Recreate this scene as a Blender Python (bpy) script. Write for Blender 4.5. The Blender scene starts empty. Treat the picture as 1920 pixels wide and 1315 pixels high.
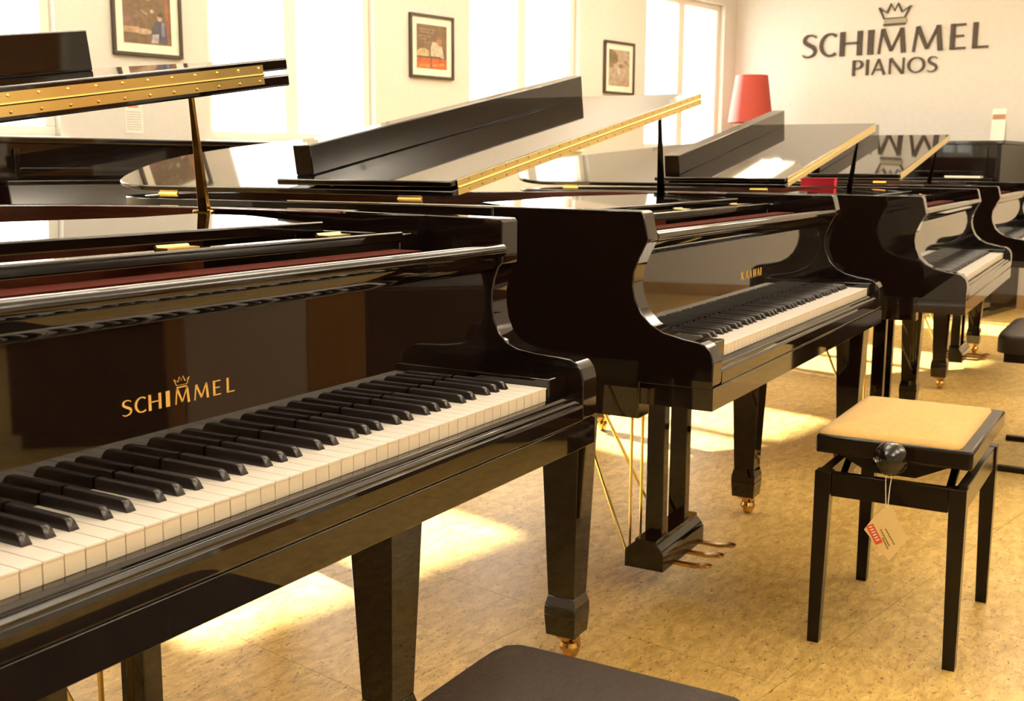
import bpy, bmesh, math, random
from mathutils import Matrix, Vector
random.seed(3)
PI=math.pi
SC=bpy.context.scene
COL=SC.collection

# ------------------------------------------------------------------ camera
KZ=.73                                  # height of the key tops above the floor
cam_d=bpy.data.cameras.new('camera'); cam=bpy.data.objects.new('camera',cam_d); COL.objects.link(cam); SC.camera=cam
yaw,pit,rol=1.0438,-.162,.005
cy,sy=math.cos(yaw),math.sin(yaw)
fw=Vector((sy*math.cos(pit),cy*math.cos(pit),math.sin(pit))); rt=Vector((cy,-sy,0)); up=rt.cross(fw)
r2=math.cos(rol)*rt+math.sin(rol)*up; u2=-math.sin(rol)*rt+math.cos(rol)*up
m=Matrix((r2,u2,-fw)).transposed().to_4x4(); m.translation=(-1.5732,-.8511,.3521+KZ)
cam.matrix_world=m
cam_d.sensor_width=36; cam_d.lens=2145.5*36/1920; cam_d.clip_start=.02; cam_d.clip_end=100
cam_d.dof.use_dof=True; cam_d.dof.focus_distance=1.75; cam_d.dof.aperture_fstop=13

# ------------------------------------------------------------------ world, sun, colour
A=math.radians(10.5)                    # the room is turned against the row of pianos
ROOM=Matrix.Rotation(-A,4,'Z')
U=Vector((math.cos(A),-math.sin(A),0)); V=Vector((math.sin(A),math.cos(A),0))
w=bpy.data.worlds.new('world'); SC.world=w; w.use_nodes=True
bg=w.node_tree.nodes['Background']; bg.inputs[0].default_value=(1,.965,.90,1); bg.inputs[1].default_value=8.0
sun_d=bpy.data.lights.new('sun','SUN'); sun=bpy.data.objects.new('sun',sun_d); COL.objects.link(sun)
sd=(-.3*U-3.2*V+Vector((0,0,-2.32))).normalized()
sun.rotation_euler=sd.to_track_quat('-Z','Y').to_euler(); sun.location=(2,9,6)
sun_d.energy=46; sun_d.angle=math.radians(1.5); sun_d.color=(1,.97,.92)
vs=SC.view_settings; vs.view_transform='Standard'; vs.look='None'; vs.exposure=-.17; vs.gamma=1; vs.use_curve_mapping=False
try: SC.cycles.max_bounces=10; SC.cycles.sample_clamp_indirect=6; SC.cycles.caustics_reflective=False
except Exception: pass
LAMP_COL=(1,.905,.78); LAMP_W=6; LAMP_UP=74; LAMP_E=6

# ------------------------------------------------------------------ materials
def mat(name,col,rough=.5,metal=0,spec=None,ior=1.5,coat=0):
    m=bpy.data.materials.new(name); m.use_nodes=True; b=m.node_tree.nodes['Principled BSDF']
    b.inputs['Base Color'].default_value=(*col,1); b.inputs['Roughness'].default_value=rough
    b.inputs['Metallic'].default_value=metal; b.inputs['IOR'].default_value=ior
    if coat: b.inputs['Coat Weight'].default_value=coat
    return m
def noise_mix(m,c1,c2,scale,detail=4,lo=.4,hi=.6,coord='Object',stretch=(1,1,1),bump=0,rough=None):
    nt=m.node_tree; b=nt.nodes['Principled BSDF']; N=nt.nodes.new
    tc=N('ShaderNodeTexCoord'); mp=N('ShaderNodeMapping'); mp.inputs['Scale'].default_value=stretch
    nz=N('ShaderNodeTexNoise'); nz.inputs['Scale'].default_value=scale; nz.inputs['Detail'].default_value=detail
    rp=N('ShaderNodeValToRGB'); rp.color_ramp.elements[0].position=lo; rp.color_ramp.elements[1].position=hi
    rp.color_ramp.elements[0].color=(*c1,1); rp.color_ramp.elements[1].color=(*c2,1)
    nt.links.new(tc.outputs[coord],mp.inputs[0]); nt.links.new(mp.outputs[0],nz.inputs[0]); nt.links.new(nz.outputs[0],rp.inputs[0])
    nt.links.new(rp.outputs[0],b.inputs['Base Color'])
    if bump:
        bp=N('ShaderNodeBump'); bp.inputs['Strength'].default_value=bump; bp.inputs['Distance'].default_value=.002
        nt.links.new(nz.outputs[0],bp.inputs['Height']); nt.links.new(bp.outputs[0],b.inputs['Normal'])
    return m
LACQ=mat('black_lacquer',(.0055,.0030,.0022),.03)
LACQ2=mat('black_lacquer_worn',(.006,.0035,.0025),.16); LACQ2.node_tree.nodes['Principled BSDF'].inputs['Specular IOR Level'].default_value=.22
SATIN=mat('satin_black_key',(.012,.008,.007),.30)
BLACKM=mat('black_metal',(.01,.009,.008),.3,.6)
IVORY=mat('key_white',(.90,.84,.77),.22)
IVORY_WARMLIT=mat('key_front_warmlit',(.84,.73,.56),.3)  # yellower than the tops: warm light off the floor put into the colour
BRASS=noise_mix(mat('brass',(.85,.66,.26),.2,1),(.84,.64,.235),(.87,.68,.27),8)
DBRASS=noise_mix(mat('brass_aged',(.45,.27,.08),.24,1),(.42,.24,.07),(.60,.38,.12),30)
GOLDP=mat('gold_letter',(.80,.50,.12),.35,.35)
PLATE=noise_mix(mat('bronze_plate',(.42,.26,.09),.4,.7),(.38,.23,.08),(.46,.30,.11),60)
MAHOG=noise_mix(mat('mahogany',(.20,.045,.02),.22),(.13,.028,.014),(.24,.06,.028),9,6,.3,.7,'Object',(1,1,8))
SPRUCE=noise_mix(mat('spruce',(.5,.3,.13),.4),(.42,.25,.1),(.55,.35,.16),12,4,.3,.7,'Object',(1,12,1))
FELT=mat('red_felt',(.045,.004,.001),.95); FELT.node_tree.nodes['Principled BSDF'].inputs['Specular IOR Level'].default_value=.08
LEATH=noise_mix(mat('black_leather',(.03,.02,.017),.5),(.013,.006,.003),(.021,.011,.006),160,5,.4,.6,bump=.25)
BEIGE=noise_mix(mat('beige_velour',(.46,.27,.075),.85),(.44,.26,.07),(.49,.30,.085),70,5,.3,.7,bump=.15)
BEIGE.node_tree.nodes['Principled BSDF'].inputs['Sheen Weight'].default_value=.1
LEATH.node_tree.nodes['Principled BSDF'].inputs['Specular IOR Level'].default_value=.18
WALLM=noise_mix(mat('wall_paint',(.65,.615,.565),.8),(.635,.60,.55),(.665,.63,.58),30,4,.3,.7,bump=.05)
WHITE=mat('white_paint',(.83,.80,.72),.45)
TRIM=noise_mix(mat('brown_baseboard',(.36,.22,.09),.5),(.33,.20,.08),(.40,.25,.11),8)
WOOD=noise_mix(mat('brown_wood',(.30,.13,.035),.35),(.25,.11,.03),(.36,.16,.045),6,6,.3,.7,'Object',(8,8,1))
DARKW=noise_mix(mat('dark_wood',(.035,.018,.010),.35),(.03,.015,.008),(.045,.024,.013),6,6,.3,.7,'Object',(8,8,1))
GREYP=mat('grey_board',(.46,.35,.27),.6)
RED=noise_mix(mat('red_shade',(.30,.034,.018),.75),(.28,.03,.016),(.32,.038,.02),120)
CRIM=mat('crimson_cloth',(.80,.02,.05),.7)
PAPER=mat('paper',(.85,.80,.72),.7)
TAGM=mat('tag_card',(.72,.55,.26),.6)
REDP=mat('tag_red',(.55,.07,.03),.6)
INK=mat('ink',(.05,.035,.02),.6)
TAGINK=mat('tag_ink',(.20,.12,.03),.6)
SIGNM=mat('sign_dark',(.040,.024,.010),.6)
SIGNL=mat('sign_inlay',(.30,.26,.17),.4)
CHROME=mat('chrome',(.7,.66,.6),.15,1)
CEIL=noise_mix(mat('ceiling_board',(.80,.78,.70),.9),(.50,.46,.38),(.82,.79,.71),55,2,.30,.36)
EMIT=mat('fill_diffuser',(.8,.8,.75),.5)
_b=EMIT.node_tree.nodes['Principled BSDF']; _b.inputs['Emission Color'].default_value=(1,.88,.66,1); _b.inputs['Emission Strength'].default_value=LAMP_E
def glass():
    m=bpy.data.materials.new('window_glass'); m.use_nodes=True; nt=m.node_tree; nt.nodes.clear(); N=nt.nodes.new
    o=N('ShaderNodeOutputMaterial'); mx=N('ShaderNodeMixShader'); t=N('ShaderNodeBsdfTransparent'); g=N('ShaderNodeBsdfGlossy'); f=N('ShaderNodeFresnel')
    g.inputs['Roughness'].default_value=.02; ge=N('ShaderNodeNewGeometry'); mr=N('ShaderNodeMapRange'); mr.inputs[3].default_value=1.45; mr.inputs[4].default_value=1/1.45; nt.links.new(ge.outputs['Backfacing'],mr.inputs[0]); nt.links.new(mr.outputs[0],f.inputs[0]); t.inputs[0].default_value=(.96,.97,.95,1)
    nt.links.new(f.outputs[0],mx.inputs[0]); nt.links.new(t.outputs[0],mx.inputs[1]); nt.links.new(g.outputs[0],mx.inputs[2]); nt.links.new(mx.outputs[0],o.inputs[0])
    return m
GLASS=glass()
def floor_mat():
    m=mat('linoleum',(.6,.5,.3),.2); nt=m.node_tree; b=nt.nodes['Principled BSDF']; N=nt.nodes.new; L=nt.links.new
    g=N('ShaderNodeNewGeometry'); oi=N('ShaderNodeObjectInfo')
    sc=N('ShaderNodeVectorMath'); sc.operation='SCALE'; sc.inputs['Scale'].default_value=9
    cmb=N('ShaderNodeCombineXYZ'); L(oi.outputs['Random'],cmb.inputs[0]); L(oi.outputs['Random'],cmb.inputs[1]); L(cmb.outputs[0],sc.inputs[0])
    ad=N('ShaderNodeVectorMath'); ad.operation='ADD'; L(g.outputs['Position'],ad.inputs[0]); L(sc.outputs[0],ad.inputs[1])
    mp=N('ShaderNodeMapping'); mp.inputs['Scale'].default_value=(1,2.2,1); mp.inputs['Rotation'].default_value=(0,0,.5); L(ad.outputs[0],mp.inputs[0])
    def nz(s,d,lo,hi,c1,c2,dist=0):
        n=N('ShaderNodeTexNoise'); n.inputs['Scale'].default_value=s; n.inputs['Detail'].default_value=d; n.inputs['Distortion'].default_value=dist; L(mp.outputs[0],n.inputs[0])
        r=N('ShaderNodeValToRGB'); r.color_ramp.elements[0].position=lo; r.color_ramp.elements[1].position=hi
        r.color_ramp.elements[0].color=(*c1,1); r.color_ramp.elements[1].color=(*c2,1); L(n.outputs[0],r.inputs[0]); return r
    base=nz(16,6,.35,.66,(.45,.285,.075),(.68,.455,.145),.8)
    sp=nz(64,3,.325,.355,(.26,.21,.14),(1,1,1),.8)
    sp2=nz(50,5,.56,.68,(1,1,1),(1.24,1.24,1.30),.8)
    sp3=nz(36,6,.32,.43,(.66,.56,.42),(1,1,1),1.5)
    def mul(a,c):
        x=N('ShaderNodeMix'); x.data_type='RGBA'; x.blend_type='MULTIPLY'; x.inputs['Factor'].default_value=1; L(a,x.inputs[6]); L(c,x.inputs[7]); return x.outputs[2]
    c=mul(mul(mul(base.outputs[0],sp.outputs[0]),sp2.outputs[0]),sp3.outputs[0])
    L(c,b.inputs['Base Color']); b.inputs['Roughness'].default_value=.36; b.inputs['Specular IOR Level'].default_value=.38
    return m
FLOORM=floor_mat()

# ------------------------------------------------------------------ mesh helpers
class MB:
    def __init__(s): s.v=[]; s.f=[]; s.mi=[]
    def add(s,vs,fs,mi=0):
        o=len(s.v); s.v+= [tuple(v) for v in vs]; s.f+=[tuple(i+o for i in f) for f in fs]; s.mi+=[mi]*len(fs); return s
    def box(s,x0,x1,y0,y1,z0,z1,mi=0):
        v=[(x,y,z) for z in (z0,z1) for y in (y0,y1) for x in (x0,x1)]
        return s.add(v,[(0,2,3,1),(4,5,7,6),(0,1,5,4),(2,6,7,3),(0,4,6,2),(1,3,7,5)],mi)
    def taper(s,z0,r0,z1,r1,mi=0):      # r=(x0,x1,y0,y1) rectangle at each height
        v=[(x,y,z) for z,r in ((z0,r0),(z1,r1)) for y in r[2:] for x in r[:2]]
        return s.add(v,[(0,2,3,1),(4,5,7,6),(0,1,5,4),(2,6,7,3),(0,4,6,2),(1,3,7,5)],mi)
    def prism(s,poly,a,b,ax='x',mi=0):  # closed outline extruded along an axis
        n=len(poly)
        P={'x':lambda p,t:(t,p[0],p[1]),'y':lambda p,t:(p[0],t,p[1]),'z':lambda p,t:(p[0],p[1],t)}[ax]
        vs=[P(p,a) for p in poly]+[P(p,b) for p in poly]
        fs=[tuple(range(n))[::-1],tuple(range(n,2*n))]+[(i,(i+1)%n,n+(i+1)%n,n+i) for i in range(n)]
        return s.add(vs,fs,mi)
    def tube(s,pts,r,n=10,mi=0,cap=True):
        pts=[Vector(p) for p in pts]; rs=r if isinstance(r,(list,tuple)) else [r]*len(pts); o=len(s.v)
        ref=None
        for i,p in enumerate(pts):
            d=(pts[min(i+1,len(pts)-1)]-pts[max(i-1,0)]).normalized()
            if ref is None: ref=d.orthogonal().normalized()
            a=(ref-d*ref.dot(d)).normalized(); ref=a; c=d.cross(a)
            s.v+=[tuple(p+rs[i]*(math.cos(t)*a+math.sin(t)*c)) for t in [2*PI*k/n for k in range(n)]]
        fs=[(o+i*n+k,o+i*n+(k+1)%n,o+(i+1)*n+(k+1)%n,o+(i+1)*n+k) for i in range(len(pts)-1) for k in range(n)]
        if cap: fs+=[tuple(o+k for k in range(n))[::-1],tuple(o+(len(pts)-1)*n+k for k in range(n))]
        s.f+=fs; s.mi+=[mi]*len(fs); return s
    def lathe(s,prof,c=(0,0,0),n=24,ax='z',mi=0):
        o=len(s.v)
        for r,h in prof:
            for k in range(n):
                a=2*PI*k/n; x,y=r*math.cos(a),r*math.sin(a)
                p={'z':(x,y,h),'x':(h,x,y),'y':(x,h,y)}[ax]; s.v.append((c[0]+p[0],c[1]+p[1],c[2]+p[2]))
        fs=[(o+i*n+k,o+i*n+(k+1)%n,o+(i+1)*n+(k+1)%n,o+(i+1)*n+k) for i in range(len(prof)-1) for k in range(n)]
        s.f+=fs; s.mi+=[mi]*len(fs); return s
    def mesh(s,name,mats,smooth=35):
        me=bpy.data.meshes.new(name); me.from_pydata(s.v,[],s.f)
        for m in (mats if isinstance(mats,(list,tuple)) else [mats]): me.materials.append(m)
        me.polygons.foreach_set('material_index',s.mi); me.update()
        bm=bmesh.new(); bm.from_mesh(me); bmesh.ops.recalc_face_normals(bm,faces=bm.faces); bm.to_mesh(me); bm.free()
        if smooth: me.shade_smooth(); me.set_sharp_from_angle(angle=math.radians(smooth))
        else: me.shade_flat()
        return me
    def obj(s,name,mats,parent=None,bevel=0,seg=2,smooth=35,**k):
        o=bpy.data.objects.new(name,s.mesh(name,mats,smooth)); COL.objects.link(o)
        if parent: o.parent=parent
        if bevel:
            b=o.modifiers.new('bevel','BEVEL'); b.width=bevel; b.segments=seg; b.limit_method='ANGLE'; b.angle_limit=math.radians(40); b.harden_normals=False
        for a,c in k.items(): o[a]=c
        return o
def inst(me,name,parent,loc=(0,0,0),rz=0):
    o=bpy.data.objects.new(name,me); COL.objects.link(o); o.parent=parent; o.location=loc; o.rotation_euler=(0,0,rz); return o
def thing(name,label,cat,loc=(0,0,0),rz=0,group=None):
    o=bpy.data.objects.new(name,None); COL.objects.link(o); o.location=loc; o.rotation_euler=(0,0,rz); o.empty_display_size=.1
    o['label']=label; o['category']=cat
    if group: o['group']=group
    return o
def struct(name,mb,m,**k):              # setting pieces are meshed in room coordinates (u,v,z)
    o=mb.obj(name,m,**k); o['kind']='structure'
    if not o.parent: o.rotation_euler=(0,0,-A)
    return o
def rp(u,v,z=0): return U*u+V*v+Vector((0,0,z))
def crom(P,n=6):
    out=[]
    for i in range(len(P)-1):
        p0,p1,p2,p3=P[max(i-1,0)],P[i],P[i+1],P[min(i+2,len(P)-1)]
        for k in range(n):
            t=k/n; out.append(tuple(.5*(2*b+(c-a)*t+(2*a-5*b+4*c-d)*t*t+(-a+3*b-3*c+d)*t**3) for a,b,c,d in zip(p0,p1,p2,p3)))
    out.append(tuple(P[-1])); return out

# ------------------------------------------------------------------ letters drawn as strokes (cap height 1)
TK,TN=.17,.085
def arc(cx,cy,rx,ry,a0,a1,n=20,w=None):
    out=[]
    for i in range(n+1):
        a=math.radians(a0+(a1-a0)*i/n); ww=TN+(TK-TN)*abs(math.cos(a))**1.5
        out.append((cx+rx*math.cos(a),cy+ry*math.sin(a),ww if w is None else w))
    return out
def Sl():
    P=[(.56,.84),(.47,.92),(.33,.955),(.18,.90),(.115,.77),(.16,.65),(.30,.54),(.46,.44),(.535,.30),(.49,.14),(.33,.045),(.17,.05),(.06,.13)]
    W=[.05,.07,.08,.11,.13,.16,.175,.175,.14,.11,.08,.07,.05]
    return crom([(a,b,c) for (a,b),c in zip(P,W)],5)
GL={'S':(.60,[Sl()]),'C':(.78,[arc(.48,.5,.40,.455,52,308)]),'O':(.98,[arc(.49,.5,.40,.455,0,360,32)]),
 'H':(.74,[[(.10,0,TK),(.10,1,TK)],[(.64,0,TK),(.64,1,TK)],[(.1,.52,TN),(.64,.52,TN)]]),
 'I':(.24,[[(.12,0,TK),(.12,1,TK)]]),
 'M':(.98,[[(.06,0,TN),(.16,1,TN)],[(.17,1,.15),(.49,.1,.12)],[(.49,.1,TN),(.82,1,TN)],[(.82,1,.15),(.91,0,TK)]]),
 'E':(.56,[[(.10,0,TK),(.10,1,TK)],[(.1,.955,TN),(.52,.955,TN)],[(.1,.52,TN),(.47,.52,TN)],[(.1,.045,TN),(.54,.045,TN)]]),
 'L':(.54,[[(.10,0,TK),(.10,1,TK)],[(.1,.045,TN),(.54,.045,TN)]]),
 'P':(.58,[[(.10,0,TK),(.10,1,TK)],[(.1,.955,TN),(.28,.955,TN)]+arc(.28,.71,.22,.245,90,-90,12)+[(.1,.465,TN)]]),
 'A':(.80,[[(.05,0,TN),(.40,1,.11)],[(.40,1,.13),(.74,0,TK)],[(.18,.33,TN),(.62,.33,TN)]]),
 'N':(.78,[[(.10,0,TN),(.10,1,TN)],[(.12,1,.15),(.66,0,.15)],[(.68,0,TN),(.68,1,TN)]]),
 'K':(.70,[[(.10,0,TK),(.10,1,TK)],[(.12,.45,TN),(.58,1,TN)],[(.25,.6,.15),(.64,0,TK)]]),
 'W':(1.1,[[(.04,1,.15),(.30,0,.13)],[(.30,0,TN),(.54,1,TN)],[(.54,1,.15),(.80,0,.13)],[(.80,0,TN),(1.04,1,TN)]]),
 '.':(.22,[[(.08,0,.13),(.08,.13,.13)]])}
CROWN=[[(0,.80,.07),(.17,.12,.06),(.83,.12,.06),(1,.80,.07),(.74,.46,.10),(.60,1,.08),(.50,.55,.09),(.38,1,.08),(.26,.46,.10),(0,.80,.09)]]
def strokes(mb,S,sx,sz,ox,oz,d,wk=1):
    # strips in the xz plane, front at y=0, back at y=d
    for st in S:
        n=len(st)
        L=[];R=[]
        for i,(x,y,w_) in enumerate(st):
            a=st[max(i-1,0)]; b=st[min(i+1,n-1)]; dx,dy=b[0]-a[0],b[1]-a[1]; l=math.hypot(dx,dy) or 1
            nx,ny=-dy/l*w_*wk/2,dx/l*w_*wk/2
            L.append((ox+(x+nx)*sx,oz+(y+ny)*sz)); R.append((ox+(x-nx)*sx,oz+(y-ny)*sz))
        for i in range(n-1):
            q=[L[i],L[i+1],R[i+1],R[i]]
            mb.prism(q,0,d,'y')
def word(text,pos,h,parent,y,z,mat_,d,wk=1):
    for ch,(a,b) in zip(text,pos):
        wd,S=GL[ch]; pts=[p for st in S for p in st]; lo=min(p[0]-(p[2]*wk/2 if ch!='S' else p[2]*wk/2) for p in pts); hi=max(p[0]+p[2]*wk/2 for p in pts)
        sx=(b-a)/(hi-lo); mb=MB(); strokes(mb,S,sx,h,-lo*sx,0,d,wk)
        o=mb.obj('letter',mat_,parent,smooth=0); o.location=(a,y,z)

# ------------------------------------------------------------------ room
R0,R1,Vb,Vf,HT=-3.5,7.82,-4.2,4.2,3.0    # u range, v range, ceiling height
SILL,HEAD=1.20,2.45
fl=struct('floor',MB().box(R0,R1+.1,Vb,Vf+.4,-.1,-.003),FLOORM)
TS=.6; tme=MB().box(-TS/2+.0006,TS/2-.0006,-TS/2+.0006,TS/2-.0006,-.003,0).mesh('tile',FLOORM,0)
cu=.093; cv=-.075
for i in range(-4,14):
    for j in range(-7,8):
        a0,a1=cu+i*TS,cu+(i+1)*TS; b0,b1=cv+j*TS,cv+(j+1)*TS
        if a0>R1 or b0<Vb-.3 or b0>Vf-.05: continue
        a1=min(a1,R1); b1=min(b1,Vf); b0=max(b0,Vb)
        if a1-a0>TS-.01 and b1-b0>TS-.01: inst(tme,'tile',fl,((a0+a1)/2,(b0+b1)/2,0))
        else:
            if a1-a0<.02 or b1-b0<.02: continue
            MB().box(a0+.0006,a1-.0006,b0+.0006,b1-.0006,-.003,0).obj('tile',FLOORM,fl,smooth=0)
struct('ceiling',MB().box(R0-.1,R1+.1,Vb-.1,Vf+.4,HT,HT+.1),CEIL)
struct('wall_right',MB().box(R1,R1+.1,Vb-.1,Vf+.4,0,HT),WALLM)
struct('wall_left',MB().box(R0-.1,R0,Vb-.1,Vf+.4,0,HT),WALLM)
struct('wall_front',MB().box(R0-.1,R1+.1,Vb-.1,Vb,0,HT),WALLM)
WT=.16
wins=[(.25+2.05*k,1.45+2.05*k) for k in range(-1,4)]; wins[-1]=(6.42,7.62)
mb=MB().box(R0-.1,R1+.1,Vf,Vf+WT,0,SILL).box(R0-.1,R1+.1,Vf,Vf+WT,HEAD,HT)
e=[R0-.1]+[x for w_ in wins for x in w_]+[R1+.1]
for a,b in zip(e[::2],e[1::2]): mb.box(a,b,Vf,Vf+WT,SILL,HEAD)
struct('wall_back',mb,WALLM)
for n,(a,b) in enumerate(wins):
    f=struct('window_%d'%(n+1),MB().box(a,b,Vf+.05,Vf+.11,SILL,SILL+.05).box(a,b,Vf+.05,Vf+.11,HEAD-.05,HEAD).box(a,a+.05,Vf+.05,Vf+.11,SILL+.05,HEAD-.05).box(b-.05,b,Vf+.05,Vf+.11,SILL+.05,HEAD-.05),WHITE,bevel=.003)
    c=(a+b)/2
    MB().box(c-.045,c+.045,Vf+.055,Vf+.105,SILL+.05,HEAD-.05).obj('mullion',WHITE,f,bevel=.003)
    for q0,q1 in ((a+.05,c-.045),(c+.045,b-.05)): MB().box(q0,q1,Vf+.078,Vf+.084,SILL+.05,HEAD-.05).obj('pane',GLASS,f,smooth=0)
    MB().box(a-.03,b+.03,Vf-.03,Vf+.06,SILL-.03,SILL).obj('sill',WHITE,f,bevel=.004)
struct('baseboard_right',MB().box(R1-.015,R1,Vb,Vf,0,.10),TRIM,bevel=.003)
struct('baseboard_back',MB().box(R0,R1,Vf-.015,Vf,0,.10),TRIM,bevel=.003)
struct('baseboard_front',MB().box(R0,R1,Vb,Vb+.015,0,.10),TRIM,bevel=.003)
d=struct('door_1',MB().box(4.6,5.6,Vb,Vb+.05,0,2.1),WOOD,bevel=.004)
MB().box(4.52,4.6,Vb,Vb+.07,0,2.18).box(5.6,5.68,Vb,Vb+.07,0,2.18).box(4.6,5.6,Vb,Vb+.07,2.1,2.18).obj('door_frame',WHITE,d)
MB().tube([(4.7,Vb+.05,1.02),(4.7,Vb+.10,1.02),(4.82,Vb+.10,1.02)],.01).obj('door_handle',CHROME,d)
# hanging lights added out of view to brighten the ceiling and room
cl=[(u,v) for v in (-2.1,.6,3.0) for u in (-1.2,1.1,3.4,5.7)]
for n,(u,v) in enumerate(cl):
    t=thing('added_hanging_light','flat rectangular hanging light, added out of view to brighten the ceiling and room','added light',rp(u,v,HT),-A,'added fill lights')
    for q in (-.5,.5): MB().tube([(q,0,0),(q,0,-.49)],.004,8).lathe([(0,-.02),(.03,-.02),(.03,0)],(q,0,0),12).obj('rod',CHROME,t)
    MB().box(-.64,.64,-.16,-.14,-.55,-.49).box(-.64,.64,.14,.16,-.55,-.49).box(-.64,-.62,-.14,.14,-.55,-.49).box(.62,.64,-.14,.14,-.55,-.49).obj('light_frame',WHITE,t)
    MB().box(-.62,.62,-.14,.14,-.54,-.53).obj('diffuser',EMIT,t,smooth=0)
    ld=bpy.data.lights.new('fill_lamp','AREA'); ld.shape='RECTANGLE'; ld.size=1.2; ld.size_y=.06; ld.energy=LAMP_W; ld.color=LAMP_COL
    lo=bpy.data.objects.new('fill_emitter',ld); COL.objects.link(lo); lo.parent=t; lo.location=(0,0,-.56)
    ld=bpy.data.lights.new('fill_lamp_up','AREA'); ld.shape='RECTANGLE'; ld.size=1.2; ld.size_y=.26; ld.energy=LAMP_UP*(1.25 if v<-1 else 1)*(1.2 if (u>5 and v>2) else 1); ld.color=LAMP_COL
    lo=bpy.data.objects.new('fill_emitter',ld); COL.objects.link(lo); lo.parent=t; lo.location=(0,0,-.485); lo.rotation_euler=(PI,0,0)

# ------------------------------------------------------------------ grand pianos
P=.0235; OFF={4:-.003,3:0,2:.003,0:-.0025,6:.0025}
# n counts white keys from the treble end; a black key sits on boundary n when n%7 in OFF
def white_me(n,cache={}):
    lb=(n+1)%7 in OFF and 0<n+1<51.5 and not (n+1==52)      # black key on the left boundary
    rb=n%7 in OFF and n>0
    if n+1==52: lb=False
    key=(lb and (n+1)%7,rb and n%7,lb,rb)
    if key in cache: return cache[key]
    g=.0007; xl,xr=-P+g,-g
    pts=[(xl,0),(xr,0)]
    if rb: o=OFF[n%7]; pts+=[(xr,.0475),(o-.0062,.0475),(o-.0062,.148)]
    else: pts+=[(xr,.148)]
    if lb: o=OFF[(n+1)%7]; pts+=[(-P+o+.0062,.148),(-P+o+.0062,.0475),(xl,.0475)]
    else: pts+=[(xl,.148)]
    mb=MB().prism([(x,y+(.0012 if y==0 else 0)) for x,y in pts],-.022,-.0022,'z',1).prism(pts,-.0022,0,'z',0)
    me=mb.mesh('white_key',[IVORY,IVORY_WARMLIT],0); cache[key]=me; return me
def black_me(cache={}):
    if 'm' not in cache:
        prof=[(.0485,-.004),(.0485,.0005),(.0535,.0085),(.0562,.0112),(.0600,.0120),(.146,.0125),(.146,-.004)]
        mb=MB(); n=len(prof)
        ws=[.0057 if z<.001 else (.0050 if z<.009 else .0036) for y,z in prof]
        mid=[.0057 if z<.001 else .0049 for y,z in prof]
        vs=[]
        for s in (-1,1):
            vs+=[(s*w_,y,z) for w_,(y,z) in zip(ws,prof)]
        # shoulders just under the top edge
        sh=[]
        for s in (-1,1): sh+=[(s*.0049,.0600,.0108),(s*.0049,.146,.0113),(s*.0048,.0562,.0100)]
        mb.add(vs+sh,[(0,1,n+1,n),(1,2,n+2,n+1),(2,3,n+3,n+2),(3,4,n+4,n+3),(4,5,n+5,n+4),(5,6,n+6,n+5),
          (0,1,2,2*n+2,2*n,2*n+1,6),(n,n+1,n+2,2*n+5,2*n+3,2*n+4,n+6),
          (2,3,2*n+2),(3,4,2*n,2*n+2),(4,5,2*n+1,2*n),(5,6,2*n+1),(n+2,n+3,2*n+5),(n+3,n+4,2*n+3,2*n+5),(n+4,n+5,2*n+4,2*n+3),(n+5,n+6,2*n+4),(0,n,n+6,6)])
        cache['m']=mb.mesh('black_key',SATIN,50)
    return cache['m']
def outline(xl,xr,L,ys,full=False):
    k=L/1.715
    c=[(xl,1.30*k),(xl+.004,1.44*k),(xl+.06,1.57*k),(xl+.19,1.66*k),(xl+.35,1.715*k),(xl+.50,1.69*k),(xl+.63,1.60*k),(xl+.80,1.43*k),(xl+.98,1.24*k),(xl+1.15,1.06*k),(xr-.13,.93*k),(xr-.04,.78*k),(xr,.62*k)]
    pts=[(xl,ys)]+crom(c,5)+[(xr,ys)]
    return pts
def offset(pts,d):
    out=[]; n=len(pts)
    for i in range(n):
        a=pts[max(i-1,0)]; b=pts[min(i+1,n-1)]; dx,dy=b[0]-a[0],b[1]-a[1]; l=math.hypot(dx,dy)
        out.append((pts[i][0]+dy/l*d,pts[i][1]-dx/l*d))
    return out
def band(mb,o,i,z0,z1,mi=0):            # wall between two open outlines
    n=len(o); vs=[(x,y,z) for z in (z0,z1) for L_ in (o,i) for x,y in L_]
    fs=[]
    for k in range(n-1):
        fs+=[(k,k+1,2*n+k+1,2*n+k),(n+k,n+k+1,3*n+k+1,3*n+k),(k,k+1,n+k+1,n+k),(2*n+k,2*n+k+1,3*n+k+1,3*n+k)]
    fs+=[(0,n,3*n,2*n),(n-1,2*n-1,4*n-1,3*n-1)]
    return mb.add(vs,fs,mi)
PROF1=[(.45,-.137),(.122,-.137),(.122,-.0665),(-.027,-.0665),(-.033,-.060),(-.034,-.01),(-.033,.006),(-.029,.020),(-.021,.031),(-.008,.037),(.010,.039),(.055,.041),(.092,.046),(.112,.055),(.127,.071),(.136,.092),(.140,.115),(.140,.140),(.135,.162),(.128,.181),(.121,.187),(.120,.193),(.120,.256),(.124,.262),(.45,.2665)]
PROF2=[(.45,-.137),(.122,-.137),(.122,-.0665),(-.018,-.0665),(-.024,-.060),(-.025,-.02),(-.023,-.006),(-.017,.008),(-.006,.017),(.006,.021),(.035,.025),(.075,.034),(.102,.048),(.122,.068),(.135,.095),(.140,.120),(.138,.145),(.128,.172),(.114,.200),(.110,.206),(.112,.214),(.122,.255),(.127,.261),(.45,.2625)]
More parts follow.
